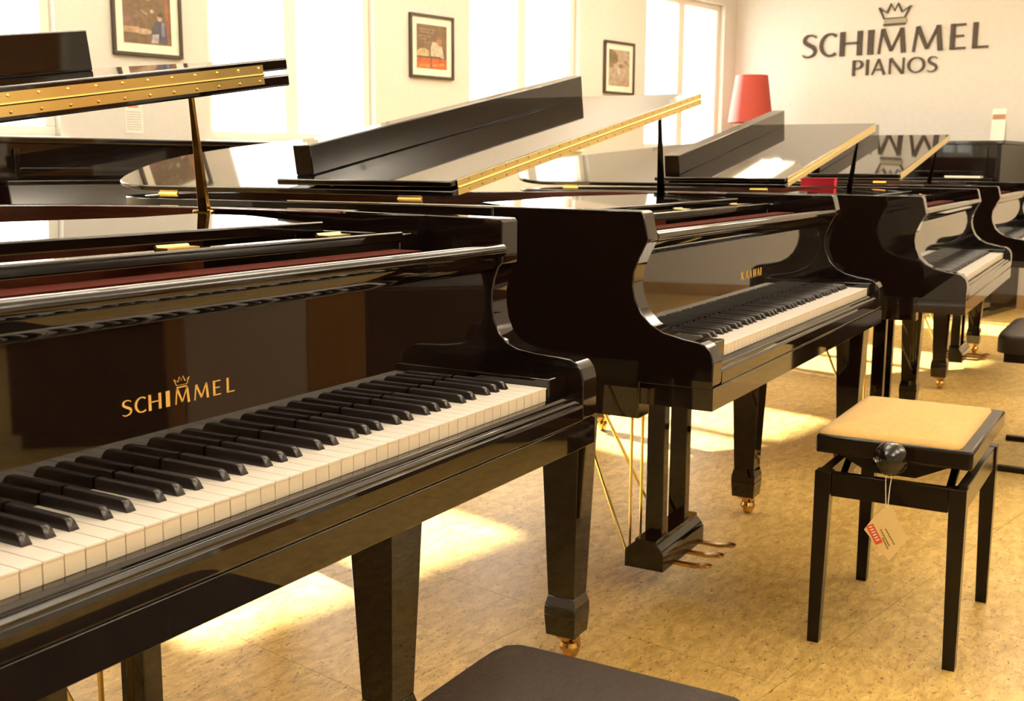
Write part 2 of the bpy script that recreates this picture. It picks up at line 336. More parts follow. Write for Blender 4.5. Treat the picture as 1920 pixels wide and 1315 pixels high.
def caster(parent,x,y,kz,m,z1):
    # z1: underside of the leg in local z
    f=-kz; mb=MB()
    mb.lathe([(.0,z1),(.026,z1),(.026,z1-.008),(.012,z1-.012),(.012,z1-.02),(0,z1-.02)],(x,y,0),16)
    cx,cyy=x+.012,y-.006
    mb.lathe([(0,-.011),(.021,-.011),(.024,-.007),(.024,.007),(.021,.011),(0,.011)],(cx,cyy,f+.024),18,'y')
    mb.lathe([(0,z1-.020),(.020,z1-.021),(.024,z1-.030),(.022,z1-.038),(0,z1-.039)],(cx-.008,cyy,0),16)
    for s in (-1,1): mb.prism([(cx-.018,f+.020),(cx+.006,f+.012),(cx+.016,f+.026),(cx+.008,z1-.012),(cx-.018,z1-.012)],cyy+s*.0135-.0025,cyy+s*.0135+.0025,'y')
    return mb.obj('caster',m,parent)
def leg(root,x,y,kz,w0,w1,top,b0=.068,m=LACQ,cm=DBRASS):
    # tapered square leg with a foot block; (x,y) centre
    f=-kz; z1=f+.062; r=lambda w_:(x-w_/2,x+w_/2,y-w_/2,y+w_/2)
    mb=MB().taper(z1,r(w1+.002),z1+b0-.02,r(w1+.009)).taper(z1+b0-.02,r(w1+.009),z1+b0,r(w1+.008)).taper(z1+b0,r(w1+.008),z1+b0+.022,r(w1-.003)).taper(z1+b0+.022,r(w1-.003),top,r(w0))
    o=mb.obj('leg',m,root,bevel=.0015); caster(o,x,y,kz,cm,z1); return o
def grand(name,label,x,y,rz,kz,ml,mr,L,hy,z0,slope,lt,gap,prof,logo,brass_m,stick_m,stick,desk,apron,legw,screws,brass_end,hinges,fd=.465):
    root=thing(name,label,'grand piano',(x,y,kz),rz,'grand pianos in a row')
    KW=52*P; xl,xr=-KW-ml,mr; a_l,a_r=xl+.05,xr-.05       # outer sides, inner faces of the arms
    g=.0008
    # case
    mb=MB(); o=outline(xl,xr,L,.45); i=offset(o,.05); i[0]=(a_l,.45); i[-1]=(a_r,.45)
    ZT=.2665 if logo=='S' else .2625
    band(mb,o,i,-.137,ZT); mb.obj('rim',LACQ,root,bevel=.004,seg=3)
    lin=offset(o,.0505); lin[0]=(a_l+.0005,.46); lin[-1]=(a_r-.0005,.46); li2=offset(o,.072); li2[0]=(a_l+.022,.46); li2[-1]=(a_r-.022,.46)
    band(MB(),lin,li2,.02,ZT-.0015).obj('inner_rim',MAHOG,root)
    sb=offset(o,.071); sb[0]=(a_l+.021,.46); sb[-1]=(a_r-.021,.46)
    MB().prism(sb,.015,.025,'z').obj('soundboard',SPRUCE,root,smooth=0)
    pl=offset(o,.10); pl[0]=(a_l+.05,.50); pl[-1]=(a_r-.05,.50)
    MB().prism(pl,.085,.10,'z').obj('iron_plate',PLATE,root,bevel=.004)
    MB().box(a_l+.05,a_r-.05,.30,.50,.10,.125).obj('pin_block',PLATE,root,bevel=.003)
    mbx=MB()
    for k in range(60):
        xx=a_l+.08+k*(a_r-a_l-.16)/59; k2=L/1.715; t=(xx-xl)/(xr-xl); yend=(1.50-.95*max(0,t-.35)/.65)*k2 if t>.35 else 1.50*k2
        mbx.tube([(xx,.42,.13),(xx-.05*(1-t),yend,.115)],.0007,4)
    mbx.obj('strings',CHROME,root,kind='stuff')
    for s,ax in ((0,xl),(1,a_r)):
        MB().prism(prof,ax,ax+.05,'x').obj('arm',LACQ,root,bevel=.0022,seg=3)
    fy=prof[4][0]
    MB().box(xl+.004,xr-.004,fy-.0005,.46,-.108,-.0643).obj('keybed',LACQ,root,bevel=.001)
    # key slip moulding in front of the keys
    ks=[(-.003,-.064),(fy+.001,-.064),(fy-.001,-.060),(fy-.001,-.040),(fy+.001,-.0345),(fy+.0035,-.0335),(fy+.0035,-.030),(fy+.0065,-.0262),(fy+.010,-.0255),(fy+.0105,-.0225),(fy+.014,-.0185),(-.010,-.0180),(-.003,-.0215)]
    if fy>-.03: ks=[(min(a,-.003),b) for a,b in ks]
    MB().prism(ks,a_l+g,a_r-g,'x').obj('key_slip',LACQ,root,bevel=.0006,smooth=18)
    for s in (0,1):
        b0,b1=(a_l+g,-KW-.0015) if s==0 else (.0015,a_r-g)
        MB().box(b0,b1,-.0025,.146,-.064,.013).obj('key_block',LACQ,root,bevel=.002,seg=3)
    # keys
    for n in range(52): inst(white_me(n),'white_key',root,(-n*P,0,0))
    for n in range(1,52):
        if n%7 in OFF and n!=51: inst(black_me(),'black_key',root,(-n*P+OFF[n%7],0,0))
    inst(black_me(),'black_key',root,(-51*P+.0015,0,0))
    MB().box(a_l+g,a_r-g,.149,.30,-.06,-.005).obj('key_frame',SATIN,root)
    # fallboard with rolled lip
    f=[(.148,-.004),(.148,.172)]+[(.148-.018*math.sin(t)*1.0,.172+.024*(1-math.cos(t))) for t in (.5,.9,1.2)]
    cx,cz,r=.122,.210,.0115
    f+=[(cx+r*math.cos(t),cz+r*math.sin(t)) for t in [math.radians(d_) for d_ in range(300,60,-20)]]
    f+=[(.136,.2195),(.160,.208),(.166,.19),(.166,-.004)]
    fb=MB().prism(f,a_l+.002,a_r-.002,'x').obj('fallboard',LACQ,root,smooth=40)
    # behind the fallboard: red felt strip, desk tray
    MB().box(a_l+.03,a_r-.12,.20,.2545,.165,.2135).obj('felt_strip',FELT,root)
    dx0,dx1,dy0,dy1=desk
    tr=MB().box(a_l+.002,dx1+.00,.262,.285,.2225,.240).obj('desk_rail',LACQ,root,bevel=.003,seg=3)
    for hx in hinges: MB().box(hx-.028,hx+.028,.268,.286,.2402,.2425).tube([(hx-.028,.290,.2425),(hx+.028,.290,.2425)],.003,8).obj('hinge',BRASS,tr)
    MB().box(dx1+.003,a_r-.026,.272,.50,.10,.236).obj('side_block',LACQ,root,bevel=.003,seg=3)
    MB().box(a_r-.026,a_r-.001,.272,stick[0][1]+.10,.10,ZT-.003).obj('side_liner',LACQ,root)
    MB().box(a_l+.002,a_l+.06,.30,.62,.15,.228).obj('side_block',LACQ,root,bevel=.003,seg=3)
    MD=MB().prism([(dx0,dy0),(dx1,dy0),(dx1,dy0+.18),(dx1-.05,dy0+.26),(dx1-.20,dy1-.03),(dx1-.45,dy1),(dx0+.45,dy1),(dx0+.2,dy1-.03),(dx0+.05,dy0+.26),(dx0,dy0+.18)],.2335,.2515,'z'); MD.v=[(x_,y_,z_+(y_-dy0)*.035) for x_,y_,z_ in MD.v]; MD.obj('music_desk',LACQ,root,bevel=.003,seg=3)
    # lid: s runs across from the hinge on the bass side
    th=math.atan(slope); c_,s_=math.cos(th),math.sin(th)
    def LP(s,yy,h): return (xl+s*c_-h*s_,yy,z0+s*s_+h*c_)
    W=(xr-xl)
    def lid_prism(poly,h0,h1,nm,par=root,m=LACQ,**k):
        n=len(poly); mb=MB(); vs=[LP(s,yy,h0) for s,yy in poly]+[LP(s,yy,h1) for s,yy in poly]
        mb.add(vs,[tuple(range(n))[::-1],tuple(range(n,2*n))]+[(q,(q+1)%n,n+(q+1)%n,n+q) for q in range(n)])
        return mb.obj(nm,m,par,**k)
    lo_=[(px-xl,py) for px,py in offset(outline(xl,xr,L,hy),-.008)]
    lo_[0]=(0,hy); lo_[-1]=(W,hy)
    lo_=[(s if 0<=s<=W else (0 if s<0 else W),yy) for s,yy in lo_]
    lid=lid_prism(lo_,0,lt,'lid',bevel=.003,seg=2)
    f0,f1=lt+gap,2*lt+gap
    lf=lid_prism([(.0,hy+.001),(W,hy+.001),(W,hy+fd),(0,hy+fd)],f0,f1,'lid_flap',bevel=.003,seg=2)
    for s in (.10,W*.5,W-.10):
        for yy in (hy+.12,hy+fd-.05): lid_prism([(s-.01,yy-.01),(s+.01,yy-.01),(s+.01,yy+.01),(s-.01,yy+.01)],lt,f0,'lid_bumper',lf,SATIN)
    a0,a1,ay,ah,at=apron
    lid_prism([(a0,ay),(a1,ay),(a1,ay+at),(a0,ay+at)],f1,f1+ah,'lid_apron',bevel=.003,seg=3)
    # long brass hinge across the front edge of the folded lid
    bz0,bz1=(0.008,f1-.008) if lt>.018 else (.001,f1-.001)
    be=W-brass_end; mid=(bz0+bz1)/2
    hb=MB()
    for q0,q1 in ((bz0,mid-.0012),(mid+.0012,bz1)):
        vs=[LP(s,yy,h) for yy in (hy-.0016,hy-.0001) for s,h in ((.02,q0),(be,q0),(be,q1),(.02,q1))]
        hb.add(vs,[(0,1,2,3),(4,7,6,5),(0,4,5,1),(1,5,6,2),(2,6,7,3),(3,7,4,0)])
    hg=hb.obj('lid_hinge',brass_m,lid,smooth=0)
    MB().tube([LP(.02,hy-.002,mid),LP(be,hy-.002,mid)],.0022,8).obj('hinge_pin',brass_m,lid)
    ns=int((be-.05)/.052)
    if screws:
        sm=MB().lathe([(.0,-.0022),(.0016,-.002),(.0028,-.0008),(.003,0)],(0,0,0),10,'y').mesh('screw',brass_m)
        for k in range(ns+1):
            s=be-.012-k*.052
            for q in (bz0+.28*(mid-bz0)+.001,bz1-.28*(bz1-mid)-.001):
                so=inst(sm,'screw',hg,LP(s,hy-.0016,q))
    else:
        sb_=MB()
        for k in range(ns+1):
            s=be-.012-k*.052
            for q in (bz0+.35*(mid-bz0),bz1-.35*(bz1-mid)): sb_.lathe([(.0,-.0008),(.0022,0)],LP(s,hy-.0017,q),6,'y')
        sb_.obj('screws',INK,hg,kind='stuff')
    # small hinges on the straight side
    for yy in (.65,1.35):
        MB().box(-.003,.0,yy-.03,yy+.03,-.012,.003).tube([(-.003,yy-.03,-.005),(-.003,yy+.03,-.005)],.0035,8).obj('side_hinge',BRASS,lid).location=(xl,0,z0)
    # prop stick
    (bx,by),(tx,ty)=stick
    sT=(tx-xl)/c_; T=Vector(LP(sT,ty,0)); B=Vector((bx,by,.240)); dvec=(T-B)
    dirn=dvec.normalized(); side=Vector((0,1,0)); sd_=(side-dirn*side.dot(dirn)).normalized(); nn=dirn.cross(sd_)
    mbs=MB()
    def sec(t,w_,h_): 
        c=B+dvec*t; return [tuple(c+sd_*w_*p+nn*h_*q) for p,q in ((-1,-1),(1,-1),(1,1),(-1,1))]
    secs=[sec(0,.011,.004),sec(.12,.012,.005),sec(.35,.010,.004),sec(.8,.006,.0035),sec(1,.005,.0035)]
    vs=[v for s__ in secs for v in s__]; fs=[(3,2,1,0),tuple(range(4*len(secs)-4,4*len(secs)))]
    for q in range(len(secs)-1):
        for k in range(4): fs.append((4*q+k,4*q+(k+1)%4,4*q+4+(k+1)%4,4*q+4+k))
    mbs.add(vs,fs).obj('lid_prop',stick_m,root,bevel=.0012)
    MB().box(bx-.010,bx+.010,by-.022,by+.026,.236,.262).obj('prop_bracket',stick_m,root,bevel=.003)
    MB().prism([(a_r-.027,by-.06),(a_r-.055,by-.01),(-.17+a_r-.06,by+.05),(a_r-.08,by+.095),(a_r-.027,by+.135)],.205,.2395,'z').obj('prop_shelf',LACQ,root,bevel=.003)
    for q,yy in ((.45,.12),(.62,.2)): MB().lathe([(0,.236),(.012,.236),(.012,.246),(.007,.250),(0,.250)],(a_r-.03,by-yy,0),14).obj('prop_cup',BRASS,root)
    # legs, pedal lyre
    w0,w1=legw
    b0=.024 if logo=='S' else .068
    leg(root,-KW+.022,.345,kz,w0,w1,-.10,b0); leg(root,.032,.345,kz,w0,w1,-.10,b0); leg(root,xl+.40,L-.32,kz,w0,w1,-.12,b0)
    MB().box(-KW-.05,.08,.25,.46,-.137,-.1085).obj('key_bottom',LACQ,root,bevel=.003)
    MB().box(xl+.20,xl+.60,L-.50,L-.20,-.137,-.02).obj('leg_block',LACQ,root,bevel=.003)
    lx=-.612; ly=MB().box(lx-.17,lx+.17,.30,.44,-.165,-.1375).obj('lyre',LACQ,root,bevel=.003)
    pz=-kz+.065
    for s in (-1,1): MB().box(lx+s*.078-.0165,lx+s*.078+.0165,.325,.372,pz+.06,-.165).obj('lyre_post',LACQ,ly,bevel=.002)
    MB().prism([(.300,pz),(.405,pz),(.405,pz+.045),(.395,pz+.056),(.378,pz+.070),(.378,pz+.078),(.320,pz+.078),(.320,pz+.070),(.307,pz+.056),(.300,pz+.045)],lx-.145,lx+.145,'x').obj('pedal_box',LACQ,ly,bevel=.0015)
    for q in (-1,0,1):
        xx=lx+q*.092
        mbp=MB(); st=[(.31,.0085,.004),(.27,.0085,.004),(.235,.010,.0045),(.212,.015,.004),(.198,.013,.003),(.190,.006,.002)]
        vs=[];fs=[]
        for yy,w_,h_ in st:
            zc=pz+.014+(.006 if yy<.22 else 0)
            vs+=[(xx-w_,yy,zc-h_),(xx+w_,yy,zc-h_),(xx+w_,yy,zc+h_),(xx-w_,yy,zc+h_)]
        for k in range(len(st)-1):
            for j in range(4): fs.append((4*k+j,4*k+(j+1)%4,4*k+4+(j+1)%4,4*k+4+j))
        fs+=[(0,1,2,3),(20,21,22,23)]
        mbp.add(vs,fs).obj('pedal',DBRASS,ly,bevel=.001)
    for s in (-1,1): MB().tube([(lx+s*.12,.41,pz+.02),(lx+s*.03,.66,-.13)],.005,8).obj('lyre_brace',BRASS,ly)
    for q in (-1,0,1): MB().tube([(lx+q*.07,.425,pz+.03),(lx+q*.07,.425,-.138)],.0042,8).obj('pedal_rod',BRASS,ly)
    # maker's name
    if logo=='S':
        word('SCHIMMEL',[(-.717,-.703),(-.699,-.682),(-.679,-.660),(-.653,-.647),(-.639,-.616),(-.609,-.585),(-.578,-.564),(-.555,-.541)],.0185,fb,.1472,.0715,GOLDP,.0006,.84)
        mb=MB(); strokes(mb,CROWN,.024,.0115,0,0,.0006,.75); mb.prism([(.004,-.0018),(.020,-.0018),(.020,-.0004),(.004,-.0004)],0,.0006,'y')
        c=mb.obj('crown_emblem',GOLDP,fb,smooth=0); c.location=(-.640,.1472,.0925)
    elif logo=='K':
        x0=-.686; ps=[]; 
        for wl in (.020,.005,.020,.021,.028,.021,.007): ps.append((x0,x0+wl)); x0+=wl+.0055
        word('K.KAWAI',ps,.020,fb,.1472,.073,GOLDP,.0006,1.1)
    return root
for_args=dict(ml=.115,mr=.115)
p1=grand('grand_piano','nearest black grand piano, long white keyboard and golden crown name on its fallboard',0,0,0,KZ,.115,.113,2.10,.60,.286,.1444,.021,.008,PROF1,'S',BRASS,DBRASS,((.035,.765),(-.025,.73)),(-1.16,-.02,.43,.70),(.06,1.315,.965,.075,.03),(.110,.072),True,.07,(-.18,-.50,-.86,-1.1),.50)
p2=grand('grand_piano','second black grand piano from the left, behind the stool with the beige seat',1.7613,-.0887,.0085,KZ+.0045,.125,.095,1.715,.545,.278,.178,.0135,.0065,PROF2,'K',BRASS,LACQ,((.020,.650),(-.20,.57)),(-1.16,-.10,.36,.66),(.045,1.42,.94,.068,.05),(.098,.066),False,.012,(-.35,-.75))
p3=grand('grand_piano','third black grand piano in the row, shown between the beige stool and the wall sign',3.557,-.2214,.0306,KZ-.004,.115,.110,1.715,.56,.279,.158,.0135,.0065,PROF2,'',BRASS,LACQ,((.03,.650),(-.06,.60)),(-1.16,-.10,.36,.66),(.05,1.40,.95,.068,.055),(.098,.066),False,.012,(-.35,-.75))
p4=grand('grand_piano','farthest black grand piano of the row, cut by the right edge of the picture',5.459,-.2044,.0215,KZ,.125,.130,1.62,.56,.279,.150,.0135,.0065,PROF2,'',BRASS,LACQ,((.03,.650),(-.06,.60)),(-1.16,-.10,.36,.66),(.05,1.42,.95,.068,.055),(.098,.066),False,.012,(-.35,-.75))

# ------------------------------------------------------------------ uprights
def upright(label,loc,rz,h,depth,ledge,wd=1.5):
    # local: x along the width, front at y=0 facing -y, body behind
    t=thing('upright_piano',label,'upright piano',loc,rz,'upright pianos along the walls')
    MB().box(0,.035,0,depth,0.03,h-.025).obj('side_panel',LACQ2,t,bevel=.003)
    MB().box(wd-.035,wd,0,depth,.03,h-.025).obj('side_panel',LACQ2,t,bevel=.003)
    MB().box(-.02,wd+.02,-.02,depth,h-.025,h).obj('top_lid',LACQ,t,bevel=.005,seg=3)
    MB().box(.036,wd-.036,.02,.04,ledge+.02,h-.026).obj('upper_panel',LACQ,t,bevel=.002)
    MB().box(.10,.12,.005,.019,ledge+.05,h-.05).box(wd-.12,wd-.10,.005,.019,ledge+.05,h-.05).box(.121,wd-.121,.005,.019,ledge+.05,ledge+.07).obj('panel_moulding',LACQ,t,bevel=.002)
    MB().box(.036,wd-.036,-.06,.04,ledge,ledge+.018).obj('music_ledge',LACQ,t,bevel=.003)
    MB().prism([(-.06,ledge-.001),(.04,ledge-.001),(.04,.76),(-.20,.76),(-.20,.79),(-.09,.84)],.036,wd-.036,'x').obj('fallboard',LACQ,t,bevel=.003)
    MB().box(0,wd,-.24,.0,.66,.759).obj('key_shelf',LACQ,t,bevel=.004)
    for x0 in (0,wd-.06): MB().box(x0,x0+.06,-.23,-.001,.76,.83).obj('arm',LACQ,t,bevel=.012,seg=3)
    MB().box(.036,wd-.036,.03,.05,.10,.659).obj('lower_panel',LACQ,t,bevel=.002)
    MB().box(.0,wd,-.001,depth,.0,.099).obj('base_board',LACQ,t,bevel=.002)
    for x0 in (.0,wd-.05):
        MB().box(x0,x0+.05,-.20,-.15,.05,.659).obj('leg',LACQ,t,bevel=.002)
        MB().box(x0,x0+.05,-.22,-.002,.0,.05).obj('toe_block',LACQ,t,bevel=.003)
    MB().box(.05,wd-.05,depth-.02,depth-.001,.1,h-.03).obj('back_board',SPRUCE,t)
    return t
upright('black upright piano under the window wall behind the nearest grand piano',rp(.80,3.56),-A,1.182,.58,.985)
# against the sign wall: width runs along -v, front faces -u
up2=upright('black upright piano by the sign wall with a white leaflet standing on top',rp(7.17,3.14),-A-PI/2,1.262,.60,.975)

# ------------------------------------------------------------------ seats
def soft_box(x0,x1,y0,y1,z0,z1,crown,n=14,r=.03,k=16.0,M=96):
    # padded top: rounded corners, domed surface
    mb=MB(); cx,cyy=(x0+x1)/2,(y0+y1)/2; hx,hy=(x1-x0)/2,(y1-y0)/2
    rings=[]
    def sq(a,hx,hy,rr):
        # superellipse-like rounded rectangle
        c,s=math.cos(a),math.sin(a)
        q=(abs(c)**k+abs(s)**k)**(-1/k); return (c*q*hx,s*q*hy)
    for t in [0,.0]+[i/n for i in range(1,n+1)]:
        pass
    prof=[(1.0,z0),(1.0,z1-r*.6),(.992,z1-r*.25),(.975,z1)]
    for i in range(1,8):
        t=1-i/7.5; prof.append((.975*t,z1+crown*(1-t**2.2)))
    for kk,z in prof:
        ins=(1-kk)*min(hx,hy) if kk>.9 else None
        ax_,ay_=(hx-ins,hy-ins) if ins is not None else (hx*kk,hy*kk)
        rings.append([(cx+sq(2*PI*j/M+.001,ax_,ay_,r)[0],cyy+sq(2*PI*j/M+.001,ax_,ay_,r)[1],z) for j in range(M)])
    vs=[v for rg in rings for v in rg]; fs=[tuple(range(M))[::-1]]
    for i in range(len(rings)-1):
        for j in range(M): fs.append((i*M+j,i*M+(j+1)%M,(i+1)*M+(j+1)%M,(i+1)*M+j))
    fs.append(tuple((len(rings)-1)*M+j for j in range(M)))
    mb.add(vs,fs); return mb
# stool with the beige seat
sx0,sx1,sy0,sy1=.925,1.408,-.508,-.186
cx,cyy=(sx0+sx1)/2,(sy0+sy1)/2
st=thing('piano_stool','black lacquered piano stool with beige velour seat and round side knob','stool',(cx,cyy,0))
hx,hy_=(sx1-sx0)/2,(sy1-sy0)/2
for s1 in (-1,1):
    for s2 in (-1,1):
        X,Y=s1*hx,s2*hy_
        def rr(w_): return (min(X,X-s1*w_),max(X,X-s1*w_),min(Y,Y-s2*w_),max(Y,Y-s2*w_))
        MB().taper(0,rr(.026),.405,rr(.036)).obj('leg',LACQ2,st,bevel=.0015)
MB().box(-hx+.0365,hx-.0365,-hy_+.004,-hy_+.026,.350,.404).box(-hx+.0365,hx-.0365,hy_-.026,hy_-.004,.350,.404).box(-hx+.004,-hx+.026,-hy_+.0365,hy_-.0365,.350,.404).box(hx-.026,hx-.004,-hy_+.0365,hy_-.0365,.350,.404).obj('apron_rail',LACQ2,st,bevel=.0015)
MB().box(-hx-.005,hx+.006,-hy_-.008,hy_+.000,.449,.490).obj('seat_frame',LACQ2,st,bevel=.006,seg=3)
soft_box(-hx+.002,hx-.002,-hy_+.016,hy_+.002,.488,.494,.024,k=26).obj('seat_cushion',BEIGE,st,smooth=60)
for yy in (-.115,.115):
    MB().prism([(-.19,.375),(-.165,.375),(-.02,.448),(-.05,.448)],yy-.008,yy+.008,'y').prism([(.19,.375),(.165,.375),(.02,.448),(.05,.448)],yy-.008,yy+.008,'y').obj('lift_arm',LACQ2,st)
MB().prism([(-hy_+.03,.4485),(hy_-.03,.4485),(.05,.41),(-.05,.41)],-hx+.03,-hx+.05,'x').obj('lift_bracket',LACQ2,st)
MB().tube([(-hx-.012,-.010,.462),(hx-.04,-.010,.440)],.006,10).obj('spindle',BLACKM,st)
MB().lathe([(0,-.037)]+[(.037*math.sin(t),-.037*math.cos(t)) for t in [k*PI/14 for k in range(1,14)]]+[(0,.037)],(-hx-.040,-.010,.464),24,'x').obj('knob',LACQ,st,smooth=80)
# price tag hanging from the knob
tg=thing('price_tag','beige card price tag with a red strip hanging on string from the stool knob','tag',(sx0-.045,-.357,.435))
MB().tube([(0,.008,.018),(0,.006,-.03),(0,.003,-.075)],.0009,6).tube([(0,-.008,.018),(0,-.003,-.03),(0,-.001,-.075)],.0009,6).tube([(0,.008,.018),(-.003,0,.0),(0,-.008,.018)],.0009,6).obj('string',PAPER,tg)
ang=math.radians(35)
def tg_pt(a,b): # a along the long side, b across; rotated in the yz plane
    return (-(a*math.cos(ang)-b*math.sin(ang)), -.075-(a*math.sin(ang)+b*math.cos(ang)))
def card(poly,x0,x1,mi,mb): mb.prism([tg_pt(a,b) for a,b in poly],x0,x1,'x',mi)
mb=MB(); card([(.0,.004),(.002,-.004),(.030,-.034),(.085,-.034),(.085,.034),(.030,.034),(.012,.018)],-.0005,.0005,0,mb)
# the card: outlined after the photograph's corners
mb=MB(); mb.prism([(.002,-.073),(-.006,-.073),(-.046,-.138),(-.010,-.196),(.046,-.134),(.030,-.108)],-.0005,.0005,'x',0)
tc=mb.obj('tag_card',TAGM,tg,smooth=0)
def tq(y0,z0,y1,z1,w_,m_,nm):
    dy,dz=y1-y0,z1-z0; l=math.hypot(dy,dz); ny,nz=-dz/l*w_/2,dy/l*w_/2
    MB().prism([(y0+ny,z0+nz),(y1+ny,z1+nz),(y1-ny,z1-nz),(y0-ny,z0-nz)],-.0011,-.0006,'x').obj(nm,m_,tc,smooth=0)
tq(.035,-.122,.012,-.160,.0165,REDP,'red_strip')
mbt=MB()
for k in range(6):
    q=.1+k*.14; yy,zz=.035-.023*q,-.122-.038*q; mbt.prism([(yy-.005,zz+.001),(yy-.003,zz+.003),(yy+.004,zz-.001),(yy+.002,zz-.003)],-.0014,-.0011,'x')
mbt.obj('strip_print',PAPER,tc,smooth=0)
mbt=MB()
for (y0,z0,y1,z1) in ((.001,-.125,-.020,-.158),(.011,-.128,-.010,-.163),(.006,-.146,-.007,-.170)):
    n=7
    for k in range(n):
        a=k/n; b=a+.75/n; yy0,zz0,yy1,zz1=y0+(y1-y0)*a,z0+(z1-z0)*a,y0+(y1-y0)*b,z0+(z1-z0)*b
        dy,dz=yy1-yy0,zz1-zz0; l=math.hypot(dy,dz); ny,nz=-dz/l*.0014,dy/l*.0014
        mbt.prism([(yy0+ny,zz0+nz),(yy1+ny,zz1+nz),(yy1-ny,zz1-nz),(yy0-ny,zz0-nz)],-.001,-.0006,'x')
mbt.obj('tag_print',TAGINK,tc,smooth=0)
# black leather benches
def bench(label,x0,x1,y0,y1,h,thick,skid):
    cx,cyy=(x0+x1)/2,(y0+y1)/2; a,b=(x1-x0)/2,(y1-y0)/2
    t=thing('piano_bench',label,'bench',(cx,cyy,0),0,None)
    soft_box(-a,a,-b,b,h-thick,h-.012,.012,k=16 if not skid else 9).obj('seat_cushion',LEATH,t,smooth=60)
    MB().box(-a+.03,a-.03,-b+.03,b-.03,h-thick-.035,h-thick-.0005).obj('seat_frame',LACQ2,t,bevel=.003)
    for s1 in (-1,1):
        if skid:
            X=s1*(a-.035)
            MB().box(X-.015,X+.015,-b,b,0,.0198).obj('floor_runner',LACQ2,t,bevel=.002)
            MB().box(X-.015,X+.015,-.08,.02,.02,h-thick-.0355).obj('leg',LACQ2,t,bevel=.0015)
        else:
            for s2 in (-1,1):
                X,Y=s1*(a-.03),s2*(b-.03)
                MB().box(min(X,X-s1*.035),max(X,X-s1*.035),min(Y,Y-s2*.035),max(Y,Y-s2*.035),0,h-thick-.0355).obj('leg',LACQ2,t,bevel=.0015)
    return t
bench('black leather piano bench in front, cut by the bottom edge of the picture',-.93,-.352,-.475,-.133,.48,.06,False)
bench('black leather bench with floor runners, at the right edge beside the stool',2.73,3.32,-.76,-.315,.505,.075,True)

# ------------------------------------------------------------------ wall sign
sg=thing('wall_sign','dark raised company lettering with a crown on the pale end wall','sign',rp(R1,3.55,1.98),-A-PI/2)
# local x runs along -v, local -y faces the room
def wx(v): return 3.55-v
word('SCHIMMEL',[(wx(p),wx(q)) for p,q in ((3.551,3.418),(3.394,3.236),(3.212,3.017),(2.970,2.920),(2.883,2.648),(2.596,2.352),(2.298,2.169),(2.125,1.996))],.195,sg,-.014,1.977-1.98,SIGNM,.0135,.92)
word('PIANOS',[(wx(p),wx(q)) for p,q in ((3.092,2.997),(2.974,2.951),(2.926,2.806),(2.780,2.653),(2.629,2.482),(2.468,2.385))],.125,sg,-.014,1.813-1.98,SIGNM,.0135,.82)
mb=MB(); strokes(mb,CROWN,.260,.128,0,0,.0135,.85); mb.prism([(.042,-.042),(.222,-.042),(.222,-.027),(.042,-.027)],0,.0135,'y'); cr=mb.obj('crown_emblem',SIGNM,sg,smooth=0); cr.location=(wx(2.887),-.014,2.238-1.98)
MB().prism([(.047,-.027),(.233,-.027),(.233,.008),(.047,.008)],.003,.012,'y').obj('crown_band',SIGNL,cr,smooth=0)

# ------------------------------------------------------------------ framed pictures on the window wall
def picture(label,u0,zb,shapes,bgc,w_=.396,h_=.396):
    t=thing('framed_picture',label,'picture',rp(u0,Vf,zb),-A,None)
    f=.017
    MB().box(0,w_,-.022,-.0005,0,f).box(0,w_,-.022,-.0005,h_-f,h_).box(0,f,-.022,-.0005,f,h_-f).box(w_-f,w_,-.022,-.0005,f,h_-f).obj('frame',FRAMEM,t,bevel=.002)
    MB().box(f,w_-f,-.010,-.006,f,h_-f).obj('mat_board',MATB,t,smooth=0)
    cols=[bgc]; mb=MB(); a,b=.062,w_-.062; c,d=.062,h_-.062
    mb.prism([(a,c),(b,c),(b,d),(a,d)],-.0112,-.0102,'y',0)
    for k,(col,poly) in enumerate(shapes):
        if col not in cols: cols.append(col)
        mb.prism([(a+(b-a)*x,c+(d-c)*y) for x,y in poly],-.0113-.0001*(k+1),-.0112,'y',cols.index(col))
    ms=[]
    for q in cols:
        m_=mat('print_ink',q,.5); noise_mix(m_,tuple(v*.34 for v in q),tuple(min(1,v*.62) for v in q),40,5,.3,.7); ms.append(m_)
    mb.obj('print',ms,t,smooth=0)
    return t
FRAMEM=mat('dark_frame',(.035,.022,.010),.5); MATB=mat('mat_board',(.80,.76,.64),.7)
def rc(x0,y0,x1,y1): return [(x0,y0),(x1,y0),(x1,y1),(x0,y1)]
def ov(cx,cy_,rx,ry,n=14): return [(cx+rx*math.cos(2*PI*k/n),cy_+ry*math.sin(2*PI*k/n)) for k in range(n)]
def scrib(x0,x1,y,dy=.012): 
    n=7; top=[(x0+(x1-x0)*k/n,y+(dy if k%2 else 0)) for k in range(n+1)]; return top+[(a,b-.012) for a,b in reversed(top)]
WT_=(.55,.46,.34); 
